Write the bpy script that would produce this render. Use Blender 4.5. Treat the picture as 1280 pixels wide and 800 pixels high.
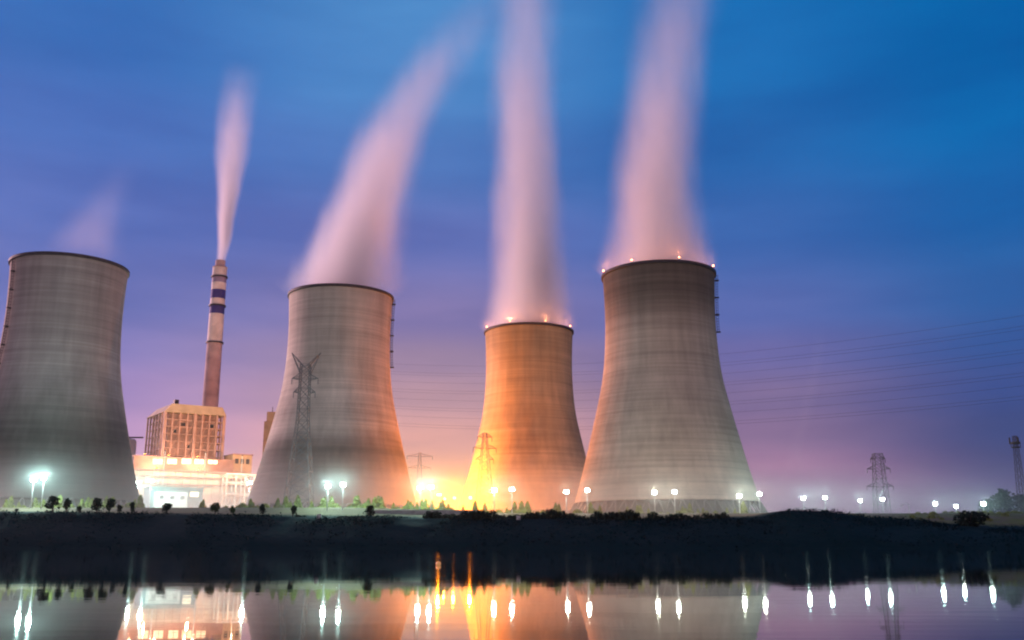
import bpy, math, random
from mathutils import Vector
R = math.radians
random.seed(7)
for o in list(bpy.data.objects): bpy.data.objects.remove(o, do_unlink=True)
sc = bpy.context.scene
COL = sc.collection

# ------------------------------------------------------------------ camera
F = 1200.0; PITCH = R(13.13); CAM_H = 1.6
cam = bpy.data.objects.new('camera', bpy.data.cameras.new('camera'))
COL.objects.link(cam); sc.camera = cam
cam.location = (0, 0, CAM_H); cam.rotation_euler = (R(90)+PITCH, 0, 0)
cam.data.sensor_width = 36; cam.data.lens = 36*F/1280
cam.data.clip_start = .5; cam.data.clip_end = 20000
SP, CP = math.sin(PITCH), math.cos(PITCH)
def at(u, v, D):
    """measured photograph direction (u, v) taken out to depth D -> world point"""
    a = (u-640)/F; b = (400-v)/F
    t = D/(CP-b*SP)
    return Vector((a*t, D, CAM_H+t*(SP+b*CP)))

def lin(r, g, b, a=1.0):
    f = lambda c: (c/255/12.92) if c/255 <= .04045 else ((c/255+.055)/1.055)**2.4
    return (f(r), f(g), f(b), a)

# ------------------------------------------------------------------ world (dusk sky)
w = bpy.data.worlds.new('World'); sc.world = w; w.use_nodes = True
nt = w.node_tree; nt.nodes.clear()
N = nt.nodes.new; L = nt.links.new
def wmath(op, a, b=None, clamp=False):
    n = N('ShaderNodeMath'); n.operation = op; n.use_clamp = clamp
    for i, x in enumerate((a, b)):
        if x is None: continue
        if isinstance(x, (int, float)): n.inputs[i].default_value = x
        else: L(x, n.inputs[i])
    return n.outputs[0]
tc = N('ShaderNodeTexCoord'); sep = N('ShaderNodeSeparateXYZ'); L(tc.outputs['Generated'], sep.inputs[0])
el = wmath('ARCSINE', sep.outputs[2])
az = wmath('ARCTAN2', sep.outputs[0], sep.outputs[1])
SKY_EL = [0, 3.7, 6, 8.3, 10.7, 13.1, 17.9, 22.5, 27, 32]
SKY = {   # azimuth in degrees: the colours of the dusk sky from the horizon up
 -27: [(226,176,204),(206,166,206),(180,148,200),(154,134,194),(124,122,188),(106,118,186),(86,112,186),(70,110,186),(50,106,182),(38,100,174)],
  -5: [(252,188,130),(246,180,144),(222,166,160),(198,156,166),(172,143,170),(140,127,178),(100,116,185),(82,124,192),(78,136,200),(80,142,204)],
  14: [(180,124,150),(166,120,156),(146,118,154),(130,112,154),(106,104,163),(84,102,170),(58,102,174),(38,104,176),(26,106,178),(20,106,178)],
  28: [(100,90,124),(82,84,128),(70,82,134),(64,84,146),(52,86,152),(42,90,158),(22,94,166),(6,100,172),(2,98,170),(2,94,164)],
}
elp = wmath('DIVIDE', el, R(36), True)
prev = None; pazs = sorted(SKY)
for i, a in enumerate(pazs):
    r = N('ShaderNodeValToRGB'); L(elp, r.inputs[0]); r.color_ramp.interpolation = 'EASE'
    els = r.color_ramp.elements
    while len(els) < len(SKY_EL): els.new(.5)
    for k, (e, c) in enumerate(zip(SKY_EL, SKY[a])):
        els[k].position = e/36.0
    for k, (e, c) in enumerate(zip(SKY_EL, SKY[a])): els[k].color = lin(*c)
    if prev is None: prev = r.outputs[0]
    else:
        m = N('ShaderNodeMapRange'); m.interpolation_type = 'SMOOTHSTEP'
        m.inputs[1].default_value = R(pazs[i-1]); m.inputs[2].default_value = R(a); L(az, m.inputs[0])
        x = N('ShaderNodeMix'); x.data_type = 'RGBA'; L(m.outputs[0], x.inputs[0]); L(prev, x.inputs[6]); L(r.outputs[0], x.inputs[7])
        prev = x.outputs[2]
# the western afterglow behind the photographer
bm_ = N('ShaderNodeMapRange'); bm_.inputs[1].default_value = .15; bm_.inputs[2].default_value = -.6; L(sep.outputs[1], bm_.inputs[0])
rb = N('ShaderNodeValToRGB'); L(elp, rb.inputs[0])
rb.color_ramp.elements[0].color = (.60, .385, .42, 1); rb.color_ramp.elements[1].color = (.17, .15, .26, 1)
xb = N('ShaderNodeMix'); xb.data_type = 'RGBA'; L(bm_.outputs[0], xb.inputs[0]); L(prev, xb.inputs[6]); L(rb.outputs[0], xb.inputs[7])
# thin cloud streaks
mp = N('ShaderNodeMapping'); mp.inputs['Scale'].default_value = (1.6, 1.6, 8.0); mp.inputs['Rotation'].default_value = (0, R(7), 0); L(tc.outputs['Generated'], mp.inputs[0])
nz = N('ShaderNodeTexNoise'); nz.inputs['Scale'].default_value = 1.7; nz.inputs['Detail'].default_value = 4; nz.inputs['Roughness'].default_value = .5; L(mp.outputs[0], nz.inputs[0])
cl = N('ShaderNodeMapRange'); cl.inputs[1].default_value = .33; cl.inputs[2].default_value = .70; cl.inputs[3].default_value = .84; cl.inputs[4].default_value = 1.19; L(nz.outputs[0], cl.inputs[0])
mul = N('ShaderNodeMix'); mul.data_type = 'RGBA'; mul.blend_type = 'MULTIPLY'; mul.inputs[0].default_value = 1
cc = N('ShaderNodeCombineColor')
L(wmath('POWER', cl.outputs[0], 1.3), cc.inputs[0]); L(cl.outputs[0], cc.inputs[1]); L(wmath('POWER', cl.outputs[0], .6), cc.inputs[2])
L(xb.outputs[2], mul.inputs[6]); L(cc.outputs[0], mul.inputs[7])
bg = N('ShaderNodeBackground'); L(mul.outputs[2], bg.inputs[0]); bg.inputs[1].default_value = 1.0
SUN_EL, SUN_AZ = R(14), R(-62)          # the glow of the sun already gone, low at the far left
skyt = N('ShaderNodeTexSky'); skyt.sky_type = 'NISHITA'; skyt.sun_disc = False
skyt.sun_elevation = R(1); skyt.sun_rotation = SUN_AZ
bg2 = N('ShaderNodeBackground'); L(skyt.outputs[0], bg2.inputs[0]); bg2.inputs[1].default_value = .002
ad = N('ShaderNodeAddShader'); L(bg.outputs[0], ad.inputs[0]); L(bg2.outputs[0], ad.inputs[1])
wo = N('ShaderNodeOutputWorld'); L(ad.outputs[0], wo.inputs[0])

# ------------------------------------------------------------------ sun (pink afterglow), exposure
sl = bpy.data.lights.new('sun', 'SUN'); sl.energy = 4.4; sl.angle = R(24); sl.color = (1, .57, .60)
sun = bpy.data.objects.new('sun', sl); COL.objects.link(sun)
sd = Vector((math.sin(SUN_AZ)*math.cos(SUN_EL), math.cos(SUN_AZ)*math.cos(SUN_EL), math.sin(SUN_EL)))
sun.rotation_euler = sd.to_track_quat('Z', 'Y').to_euler()
vs = sc.view_settings; vs.view_transform = 'Standard'; vs.look = 'None'; vs.exposure = 0; vs.gamma = 1
sc.render.engine = 'CYCLES'
cy = sc.cycles
cy.use_denoising = True; cy.max_bounces = 6; cy.diffuse_bounces = 2; cy.glossy_bounces = 3; cy.transmission_bounces = 2
cy.volume_bounces = 2; cy.transparent_max_bounces = 12; cy.volume_step_rate = 1.0; cy.volume_max_steps = 96
cy.sample_clamp_indirect = 8; cy.use_light_tree = True; cy.pixel_filter_type = 'BLACKMAN_HARRIS'; cy.filter_width = 2.1
cy.caustics_reflective = False; cy.caustics_refractive = False

# ------------------------------------------------------------------ mesh helpers
class MB:
    def __init__(s): s.v = []; s.f = []
    def add(s, vs_, fs):
        n = len(s.v); s.v += [tuple(p) for p in vs_]; s.f += [tuple(i+n for i in f) for f in fs]
    def box(s, x0, x1, y0, y1, z0, z1):
        s.add([(x0,y0,z0),(x1,y0,z0),(x1,y1,z0),(x0,y1,z0),(x0,y0,z1),(x1,y0,z1),(x1,y1,z1),(x0,y1,z1)],
              [(0,3,2,1),(4,5,6,7),(0,1,5,4),(1,2,6,5),(2,3,7,6),(3,0,4,7)])
    def bar(s, a, b, r0, r1=None, n=4):
        a = Vector(a); b = Vector(b); r1 = r0 if r1 is None else r1
        d = (b-a).normalized(); up = Vector((0,0,1)) if abs(d.z) < .95 else Vector((1,0,0))
        x = d.cross(up).normalized(); y = d.cross(x)
        vs_ = []
        for p, r in ((a, r0), (b, r1)):
            for k in range(n):
                t = 2*math.pi*(k+.5)/n; vs_.append(p+x*r*math.cos(t)+y*r*math.sin(t))
        s.add(vs_, [(k, (k+1)%n, n+(k+1)%n, n+k) for k in range(n)]+[tuple(range(n-1,-1,-1)), tuple(range(n,2*n))])
    def path(s, pts, r, n=4):
        for a, b in zip(pts, pts[1:]): s.bar(a, b, r, r, n)
    def lathe(s, prof, n=96, close=False, a0=0.0):
        vs_ = [(r*math.cos(a0+2*math.pi*k/n), r*math.sin(a0+2*math.pi*k/n), z) for r, z in prof for k in range(n)]
        m = len(prof); fs = []
        for i in range(m if close else m-1):
            for k in range(n):
                j = (i+1) % m; fs.append((i*n+k, i*n+(k+1)%n, j*n+(k+1)%n, j*n+k))
        s.add(vs_, fs)
    def ball(s, c, r, n=10, sq=1.0):
        c = Vector(c); m = n//2
        vs_ = [c+Vector((r*math.sin(math.pi*i/m)*math.cos(2*math.pi*k/n), r*math.sin(math.pi*i/m)*math.sin(2*math.pi*k/n), r*sq*math.cos(math.pi*i/m))) for i in range(m+1) for k in range(n)]
        s.add(vs_, [(i*n+k, (i+1)*n+k, (i+1)*n+(k+1)%n, i*n+(k+1)%n) for i in range(m) for k in range(n)])
    def leaf(s, c, size, rng):
        n = Vector((rng.gauss(0,1), rng.gauss(0,1), rng.gauss(0,1))).normalized()
        x = n.orthogonal().normalized(); y = n.cross(x)
        a = rng.uniform(0, 6.28); x, y = x*math.cos(a)+y*math.sin(a), y*math.cos(a)-x*math.sin(a)
        w_ = size*rng.uniform(.6, 1.2); h_ = size*rng.uniform(.35, .7); c = Vector(c)
        s.add([c-x*w_, c-y*h_, c+x*w_, c+y*h_], [(0,1,2,3)])
    def build(s, name, mat, parent=None, smooth=False):
        me = bpy.data.meshes.new(name); me.from_pydata(s.v, [], s.f); me.update()
        if smooth: me.polygons.foreach_set('use_smooth', [True]*len(me.polygons))
        me.materials.append(mat)
        o = bpy.data.objects.new(name, me); COL.objects.link(o)
        if parent: o.parent = parent
        return o
def tag(o, label=None, cat=None, group=None, kind=None):
    if label: o['label'] = label
    if cat: o['category'] = cat
    if group: o['group'] = group
    if kind: o['kind'] = kind
    return o
def empty(name, loc, label, cat, group=None, rz=0.0):
    o = bpy.data.objects.new(name, None); COL.objects.link(o); o.location = loc; o.rotation_euler = (0,0,rz)
    o.empty_display_size = .1
    return tag(o, label, cat, group)
def kids(o): return [c for c in o.children]
def copy_tree(o, parent=None):
    c = o.copy(); COL.objects.link(c)
    if parent: c.parent = parent
    for ch in kids(o): copy_tree(ch, c)
    return c
def light(name, loc, energy, color, size=.5, parent=None, spot=None):
    l = bpy.data.lights.new(name, 'POINT' if spot is None else 'SPOT'); l.energy = energy; l.color = color; l.shadow_soft_size = size
    o = bpy.data.objects.new(name, l); COL.objects.link(o); o.location = loc
    if parent: o.parent = parent
    return o

# ------------------------------------------------------------------ materials
class G:
    def __init__(s, m): s.t = m.node_tree
    def n(s, typ, **kw):
        x = s.t.nodes.new(typ)
        for k, v in kw.items():
            if k.startswith('_'): setattr(x, k[1:], v)
        return x
    def put(s, x, sock):
        if isinstance(x, bpy.types.NodeSocket): s.t.links.new(x, sock)
        else: sock.default_value = x
    def math(s, op, a, b=0.0, c=None, clamp=False):
        x = s.t.nodes.new('ShaderNodeMath'); x.operation = op; x.use_clamp = clamp
        s.put(a, x.inputs[0]); s.put(b, x.inputs[1])
        if c is not None: s.put(c, x.inputs[2])
        return x.outputs[0]
    def noise(s, vec, scale=(1,1,1), sc_=1.0, det=3.0, rough=.5):
        m = s.t.nodes.new('ShaderNodeMapping'); m.inputs['Scale'].default_value = scale; s.put(vec, m.inputs[0])
        x = s.t.nodes.new('ShaderNodeTexNoise'); x.inputs['Scale'].default_value = sc_; x.inputs['Detail'].default_value = det; x.inputs['Roughness'].default_value = rough
        s.put(m.outputs[0], x.inputs[0]); return x.outputs[0]
    def rng(s, v, a, b, c, d, smooth=False):
        x = s.t.nodes.new('ShaderNodeMapRange'); x.interpolation_type = 'SMOOTHSTEP' if smooth else 'LINEAR'
        s.put(v, x.inputs[0])
        for i, q in enumerate((a, b, c, d)): s.put(q, x.inputs[i+1])
        return x.outputs[0]
    def mix(s, f, a, b, blend='MIX'):
        x = s.t.nodes.new('ShaderNodeMix'); x.data_type = 'RGBA'; x.blend_type = blend
        s.put(f, x.inputs[0]); s.put(a, x.inputs[6]); s.put(b, x.inputs[7]); return x.outputs[2]
def mat(name, col=(.2,.2,.2), rough=.7, metal=0.0, vary=.25, scale=.6, emit=None, estr=0.0, bump=0.0, spec=.5):
    m = bpy.data.materials.new(name); m.use_nodes = True; g = G(m)
    b = m.node_tree.nodes['Principled BSDF']
    tc_ = g.n('ShaderNodeTexCoord').outputs['Object']
    nz_ = g.noise(tc_, sc_=scale, det=4)
    c = (*col, 1)
    k = g.rng(nz_, .3, .7, 1-vary, 1+vary)
    cx = g.n('ShaderNodeCombineColor')
    for i in range(3): g.put(g.math('MULTIPLY', k, col[i]), cx.inputs[i])
    g.put(cx.outputs[0], b.inputs['Base Color'])
    b.inputs['Specular IOR Level'].default_value = spec; b.inputs['Roughness'].default_value = rough; b.inputs['Metallic'].default_value = metal
    if emit: b.inputs['Emission Color'].default_value = (*emit, 1); b.inputs['Emission Strength'].default_value = estr
    if bump:
        bp = g.n('ShaderNodeBump'); bp.inputs['Strength'].default_value = bump; g.put(nz_, bp.inputs['Height']); g.put(bp.outputs[0], b.inputs['Normal'])
    return m

def concrete(name, base, zones, seed):
    """slip-formed shell: lift rings, streaks and tone ramps over the height"""
    m = bpy.data.materials.new(name); m.use_nodes = True; g = G(m); b = m.node_tree.nodes['Principled BSDF']
    oc = g.n('ShaderNodeTexCoord').outputs['Object']
    sp = g.n('ShaderNodeSeparateXYZ'); g.put(oc, sp.inputs[0]); z = sp.outputs[2]
    off = g.n('ShaderNodeVectorMath', _operation='ADD'); g.put(oc, off.inputs[0]); off.inputs[1].default_value = (seed*31.7, seed*17.1, seed*9.3)
    o = off.outputs[0]
    bands = g.noise(o, (.006,.006,.30), 1.0, 5, .65)       # rings of different pours
    fine = g.noise(o, (.02,.02,1.1), 1.0, 3, .6)
    runs = g.noise(o, (.28,.28,.018), 1.0, 4, .6)          # vertical runs
    big = g.noise(o, (.03,.03,.03), 1.0, 3, .5)
    k = g.rng(bands, .3, .7, .84, 1.16)
    k = g.math('MULTIPLY', k, g.rng(fine, .3, .7, .92, 1.08))
    k = g.math('MULTIPLY', k, g.rng(runs, .25, .75, .83, 1.14))
    k = g.math('MULTIPLY', k, g.rng(big, .3, .7, .82, 1.18))
    for (z0, z1, mul_) in zones:                             # tone over height: z0 -> z1 ramp to multiplier
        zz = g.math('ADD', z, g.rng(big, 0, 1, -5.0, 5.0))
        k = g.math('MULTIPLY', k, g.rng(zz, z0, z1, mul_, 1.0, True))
    fr = g.math('FRACT', g.math('DIVIDE', z, 3.2))            # joint line of each lift
    jt = g.math('LESS_THAN', fr, .10)
    k = g.math('MULTIPLY', k, g.math('SUBTRACT', 1.0, g.math('MULTIPLY', jt, .07)))
    cx = g.n('ShaderNodeCombineColor')
    for i in range(3): g.put(g.math('MULTIPLY', k, base[i]), cx.inputs[i])
    g.put(cx.outputs[0], b.inputs['Base Color']); b.inputs['Roughness'].default_value = .9
    b.inputs['Specular IOR Level'].default_value = .2
    bp = g.n('ShaderNodeBump'); bp.inputs['Strength'].default_value = .5; bp.inputs['Distance'].default_value = .4
    g.put(g.math('ADD', g.math('MULTIPLY', bands, .6), g.math('MULTIPLY', fine, .4)), bp.inputs['Height']); g.put(bp.outputs[0], b.inputs['Normal'])
    return m

M = {}
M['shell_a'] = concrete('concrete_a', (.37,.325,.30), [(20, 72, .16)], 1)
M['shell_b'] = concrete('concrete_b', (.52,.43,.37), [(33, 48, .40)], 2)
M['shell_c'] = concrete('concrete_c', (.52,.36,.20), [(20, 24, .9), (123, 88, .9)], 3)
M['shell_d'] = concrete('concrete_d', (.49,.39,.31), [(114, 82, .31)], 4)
M['rim'] = mat('rim_steel', (.045,.035,.04), .7)
M['column'] = mat('column_concrete', (.13,.13,.12), .85)
M['inner'] = mat('fill_dark', (.05,.055,.05), .9)
M['steel'] = mat('galvanised_steel', (.16,.16,.17), .55, .4)
M['dark_steel'] = mat('dark_steel', (.05,.045,.05), .6, .3)
M['pole'] = mat('pole_paint', (.55,.57,.56), .5)
M['wire'] = mat('wire', (.03,.03,.035), .6)
M['white_lamp'] = mat('white_lamp', (.8,.8,.8), .4, emit=(.90,1.0,.90), estr=70, vary=0)
M['orange_lamp'] = mat('sodium_lamp', (.8,.6,.3), .4, emit=(1.0,.50,.08), estr=45, vary=0)
M['warm_lamp'] = mat('warning_lamp', (.8,.4,.2), .4, emit=(1.0,.34,.11), estr=12, vary=0)
M['window_lit'] = mat('lit_window', (.7,.6,.4), .4, emit=(1.0,.86,.56), estr=1.6, vary=.3, scale=.25)
M['brown'] = mat('brown_cladding', (.31,.19,.16), .8, scale=.15)
M['frame'] = mat('painted_frame', (.37,.24,.21), .7, scale=.15)
M['tan'] = mat('tan_cladding', (.52,.40,.26), .7, scale=.1)
M['cream'] = mat('cream_wall', (.62,.54,.44), .8, scale=.1)
M['teal'] = mat('teal_cladding', (.10,.19,.19), .7, scale=.1)
M['white_wall'] = mat('white_wall', (.70,.74,.70), .8, scale=.2)
M['glass_dark'] = mat('dark_glass', (.04,.05,.06), .15, vary=.1)
M['stack_white'] = mat('stack_white', (.80,.68,.62), .75, scale=.12)
M['stack_blue'] = mat('stack_blue', (.055,.045,.24), .7, scale=.12)
M['stack_pale'] = mat('stack_pale_blue', (.30,.24,.36), .7, scale=.12)
M['stack_brown'] = mat('stack_concrete', (.52,.37,.36), .85, scale=.12)
M['crown'] = mat('leaf_dark', (.018,.036,.028), .8, vary=.5, scale=1.2, spec=.1)
M['crown_green'] = mat('leaf_green', (.040,.070,.026), .8, vary=.5, scale=1.2, spec=.1)
M['trunk'] = mat('bark', (.045,.035,.028), .9)
M['shrub'] = mat('shrub_leaf', (.20,.23,.045), .8, vary=.4, scale=1.0, spec=.1)
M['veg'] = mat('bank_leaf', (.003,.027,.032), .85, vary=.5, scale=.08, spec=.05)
M['wall_pale'] = mat('pale_wall', (.36,.35,.34), .85)
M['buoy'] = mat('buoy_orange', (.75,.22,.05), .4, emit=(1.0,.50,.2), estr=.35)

def terrain_mat():
    m = bpy.data.materials.new('ground_earth'); m.use_nodes = True; g = G(m); b = m.node_tree.nodes['Principled BSDF']
    geo = g.n('ShaderNodeNewGeometry').outputs['Position']
    sp = g.n('ShaderNodeSeparateXYZ'); g.put(geo, sp.inputs[0])
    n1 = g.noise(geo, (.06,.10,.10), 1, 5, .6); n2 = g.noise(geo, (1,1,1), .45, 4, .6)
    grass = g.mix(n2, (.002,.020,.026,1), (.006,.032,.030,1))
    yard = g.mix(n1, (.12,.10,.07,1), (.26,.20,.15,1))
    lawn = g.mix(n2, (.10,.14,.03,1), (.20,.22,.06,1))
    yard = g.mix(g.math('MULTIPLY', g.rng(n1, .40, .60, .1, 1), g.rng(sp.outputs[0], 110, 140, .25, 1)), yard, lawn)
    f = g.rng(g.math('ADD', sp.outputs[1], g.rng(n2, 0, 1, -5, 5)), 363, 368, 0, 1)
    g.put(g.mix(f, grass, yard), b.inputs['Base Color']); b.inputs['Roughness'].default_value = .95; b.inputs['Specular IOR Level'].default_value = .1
    bp = g.n('ShaderNodeBump'); bp.inputs['Strength'].default_value = .6; bp.inputs['Distance'].default_value = .6; g.put(n2, bp.inputs['Height']); g.put(bp.outputs[0], b.inputs['Normal'])
    return m
def water_mat():
    m = bpy.data.materials.new('river_water'); m.use_nodes = True; g = G(m); b = m.node_tree.nodes['Principled BSDF']
    geo = g.n('ShaderNodeNewGeometry').outputs['Position']
    b.inputs['Base Color'].default_value = (.004,.012,.015,1); b.inputs['Roughness'].default_value = .023; b.inputs['IOR'].default_value = 1.33; b.inputs['Specular Tint'].default_value = (.82,.80,.80,1)
    n1 = g.noise(geo, (.25,.9,1), 1, 3, .5)
    bp = g.n('ShaderNodeBump'); bp.inputs['Strength'].default_value = .05; bp.inputs['Distance'].default_value = .05; g.put(n1, bp.inputs['Height']); g.put(bp.outputs[0], b.inputs['Normal'])
    return m
M['ground'] = terrain_mat(); M['water'] = water_mat()

# ------------------------------------------------------------------ ground, bank, water
CREST = [(-260,638),(0,640),(200,643),(300,645),(450,647),(560,648),(640,648),(760,650),(860,650),(940,646),(985,638),(1030,639),(1060,643),(1100,648),(1150,651),(1190,657),(1280,661),(1560,663)]
CREST = [((at(u, v, 354)).x, at(u, v, 354).z) for u, v in CREST]
def lerp(t, x):
    if x <= t[0][0]: return t[0][1]
    for (a, p), (b, q) in zip(t, t[1:]):
        if x <= b:
            k = (x-a)/(b-a); k = k*k*(3-2*k); return p+(q-p)*k
    return t[-1][1]
from mathutils import noise as mn
PLANT = 13.4
def yard_z(x):
    k = min(1, max(0, (10-x)/80)); k = k*k*(3-2*k); return PLANT+2.2*k
def ground_z(x, y):
    c = lerp(CREST, x)
    wob = mn.noise(Vector((x*.05, y*.05, 3)))*1.2 + mn.noise(Vector((x*.16, y*.16, 8)))*.5
    wl = 331 + mn.noise(Vector((x*.012, 0, 1)))*3
    if y < wl: return max(-3.0, (y-wl)*.4)
    if y < 354:
        k = (y-wl)/(354-wl); return c*(k**.75)+wob*k*(1-k)*3
    base = c + (yard_z(x)-c)*min(1, max(0, (y-360)/26))**1.0
    return base + wob*.12*max(0, 1-(y-354)/30)
xs = sorted(set([-3000,-2000,-1400,-1000,-700]+[-500+i*5 for i in range(60)]+[-200+i*2 for i in range(200)]+[200+i*5 for i in range(80)]+[700,1000,1400,2000,3000]))
ys = [-60,200,310,322]+[326+i*1.2 for i in range(32)]+[365+i*2 for i in range(14)]+[400,440,500,600,800,1100,1600,2500,4500]
mb = MB(); mb.v = [(x, y, ground_z(x, y)) for y in ys for x in xs]
nx = len(xs); mb.f = [(j*nx+i, j*nx+i+1, (j+1)*nx+i+1, (j+1)*nx+i) for j in range(len(ys)-1) for i in range(nx-1)]
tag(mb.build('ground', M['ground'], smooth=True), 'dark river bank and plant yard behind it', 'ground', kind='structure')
mb = MB(); mb.add([(-3000,-60,0),(3000,-60,0),(3000,345,0),(-3000,345,0)], [(0,1,2,3)])
tag(mb.build('water', M['water']), 'calm dark river mirroring the plant lights', 'river', kind='structure')

# scrub on the bank face and crest
mb = MB(); rng = random.Random(3)
for i in range(5200):
    x = rng.uniform(-210, 215); y = rng.choice((rng.uniform(331, 356), rng.uniform(346, 358)))
    dens = mn.noise(Vector((x*.045, y*.06, 5)))
    if dens < -.25: continue
    r = rng.uniform(.5, 1.1)*(1.0+.8*max(0, dens)); z = ground_z(x, y)
    for k in range(5):
        mb.leaf((x+rng.gauss(0, r*.6), y+rng.gauss(0, r*.6), z+abs(rng.gauss(.2, r*.45))), rng.uniform(.22, .5), rng)
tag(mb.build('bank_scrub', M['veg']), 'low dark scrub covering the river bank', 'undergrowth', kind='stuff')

# ------------------------------------------------------------------ cooling towers
PROF = [(45.2,21.0),(43.4,27),(40.6,37),(37.7,48.5),(34.9,60),(32.5,70.5),(30.3,81),(28.9,92),(28.15,104),(27.95,114),(28.15,124),(28.5,132),(28.75,137.0)]
def prof_r(z):
    for (r0, z0), (r1, z1) in zip(PROF, PROF[1:]):
        if z <= z1: return r0+(r1-r0)*(z-z0)/(z1-z0)
    return PROF[-1][0]
def smooth_prof():
    out = []
    n = len(PROF)
    for i in range(n-1):
        p0 = PROF[max(0,i-1)]; p1 = PROF[i]; p2 = PROF[i+1]; p3 = PROF[min(n-1,i+2)]
        for k in range(5):
            t = k/5; f = lambda a,b,c,d: .5*((2*b)+(-a+c)*t+(2*a-5*b+4*c-d)*t*t+(-a+3*b-3*c+d)*t**3)
            out.append((f(p0[0],p1[0],p2[0],p3[0]), f(p0[1],p1[1],p2[1],p3[1])))
    out.append(PROF[-1]); return out
SPF = smooth_prof(); H0 = PLANT
def z_(z): return z-H0
shell_mb = MB(); shell_mb.lathe([(r, z_(z)) for r, z in SPF]+[(r-.7, z_(z)) for r, z in reversed(SPF)], 144, close=True)
shell_me = None
rim_mb = MB(); rim_mb.lathe([(28.7, z_(135.7)),(29.5, z_(135.9)),(29.5, z_(137.2)),(28.9, z_(137.25)),(27.9, z_(137.2)),(27.9, z_(136))], 144, close=True)
basin_mb = MB(); basin_mb.lathe([(51.5,-.5),(51.5,2.0),(51.0,2.0),(51.0,-.5)], 96, close=True)
fill_mb = MB(); fill_mb.lathe([(39.5,0),(39.5,7.3),(41,8.2)], 72)
col_mb = MB()      # one V of two raking columns, at angle 0
NV = 54
for s in (-1, 1):
    a1 = s*math.pi/NV*.92
    col_mb.bar((49.2, 0, .6), (44.9*math.cos(a1), 44.9*math.sin(a1), 7.75), .30, .30, 8)
COLM = {}
def tower(X, D, key, label, ladder=None, lamps=None, rot=0.0):
    root = empty('cooling_tower', (X, D, H0), label, 'cooling tower', 'hyperbolic cooling towers', rot)
    global shell_me
    sh = shell_mb.build('shell', M[key], root, True)
    rim_mb.build('rim_walkway', M['rim'], root)
    basin_mb.build('basin_wall', M['column'], root)
    fill_mb.build('fill_screen', M['inner'], root)
    for k in range(NV):
        if 'c' not in COLM:
            o = col_mb.build('raking_column', M['column'], root, True); COLM['c'] = o.data
        else:
            o = bpy.data.objects.new('raking_column', COLM['c']); COL.objects.link(o); o.parent = root
        o.rotation_euler = (0, 0, 2*math.pi*k/NV)
    if ladder is not None:     # azimuth measured from the side facing the river, positive to the east
        z0, z1 = ladder[1], ladder[2]; th = R(ladder[0])-rot
        er = Vector((math.sin(th), -math.cos(th), 0)); et = Vector((math.cos(th), math.sin(th), 0))
        lb = MB(); zs = [z0+(z1-z0)*i/40 for i in range(41)]
        P = lambda z, o_, s_: er*(prof_r(z)+o_)+et*s_+Vector((0,0,z_(z)))
        for s_ in (-.6, .6): lb.path([P(z, .5, s_) for z in zs], .14)
        for s_ in (-.6, 0, .6): lb.path([P(z, 1.5, s_) for z in zs], .10)
        zz = z0
        while zz < z1:
            lb.bar(P(zz, .5, -.6), P(zz, .5, .6), .08); lb.bar(P(zz, .5, -.6), P(zz, 1.5, -.6), .09); lb.bar(P(zz, .5, .6), P(zz, 1.5, .6), .09); lb.bar(P(zz, 1.5, -.6), P(zz, 1.5, .6), .09)
            zz += 1.4
        zz = z0
        while zz < z1:
            lb.box(*[0]*6) if False else None
            a = P(zz, .2, -1.0); lb.bar(P(zz, .0, 0), P(zz, 2.1, 0), .5, .5, 4); zz += 9
        lb.build('caged_ladder', M['dark_steel'], root)
    if lamps:
        for az_ in lamps:
            th = R(az_)-rot; p = Vector((math.sin(th)*29.2, -math.cos(th)*29.2, z_(137.2)))
            b_ = MB(); b_.bar(p, p+Vector((0,0,1.0)), .12, .12, 6); o = b_.build('lamp_post', M['dark_steel'], root)
            b_ = MB(); b_.ball(p+Vector((0,0,1.3)), .42, 10); b_.build('warning_lamp', M['warm_lamp'], o)
            light('warning_light', p+Vector((0,0,2.2)), 4500, (1,.36,.15), .3, root)
    return root
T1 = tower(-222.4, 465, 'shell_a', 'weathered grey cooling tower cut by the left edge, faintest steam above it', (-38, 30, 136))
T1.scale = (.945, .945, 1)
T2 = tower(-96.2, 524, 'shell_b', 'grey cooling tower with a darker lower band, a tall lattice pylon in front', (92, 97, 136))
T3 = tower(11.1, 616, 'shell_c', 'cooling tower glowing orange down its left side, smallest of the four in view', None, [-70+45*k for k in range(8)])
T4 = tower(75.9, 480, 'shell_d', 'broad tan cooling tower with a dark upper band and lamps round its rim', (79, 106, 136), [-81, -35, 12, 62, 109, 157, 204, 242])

# ------------------------------------------------------------------ chimney
cD = 800; cx_ = -253.0
ch = empty('chimney', (cx_, cD, PLANT), 'tall slender chimney with blue and white bands behind the boiler house', 'chimney')
def cz(v): return at(270, v, cD).z-PLANT
def crad(z): return 7.0-1.0*z/225
bands = [('stack_brown',640,429,'lower_shaft'),('stack_white',429,393,'white_band'),('stack_blue',393,383,'blue_band'),('stack_white',383,374,'white_band'),('stack_blue',374,363,'blue_band'),('stack_white',363,354,'white_band'),('stack_pale',354,347,'faded_band'),('stack_white',347,335,'white_band')]
for mk, v0, v1, nm in bands:
    z0 = 0 if v0 == 640 else cz(v0); z1 = cz(v1)
    b_ = MB(); b_.lathe([(crad(z0), z0), (crad(z1), z1)], 40); b_.build(nm, M[mk], ch, True)
b_ = MB(); zt = cz(335); b_.lathe([(5.9, zt-.1),(6.3, zt),(6.3, zt+.6),(4.2, zt+.6),(4.2, cz(326)),(3.4, cz(326)),(3.4, zt-3)], 32); b_.build('flue_tip', M['stack_brown'], ch)
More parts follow.
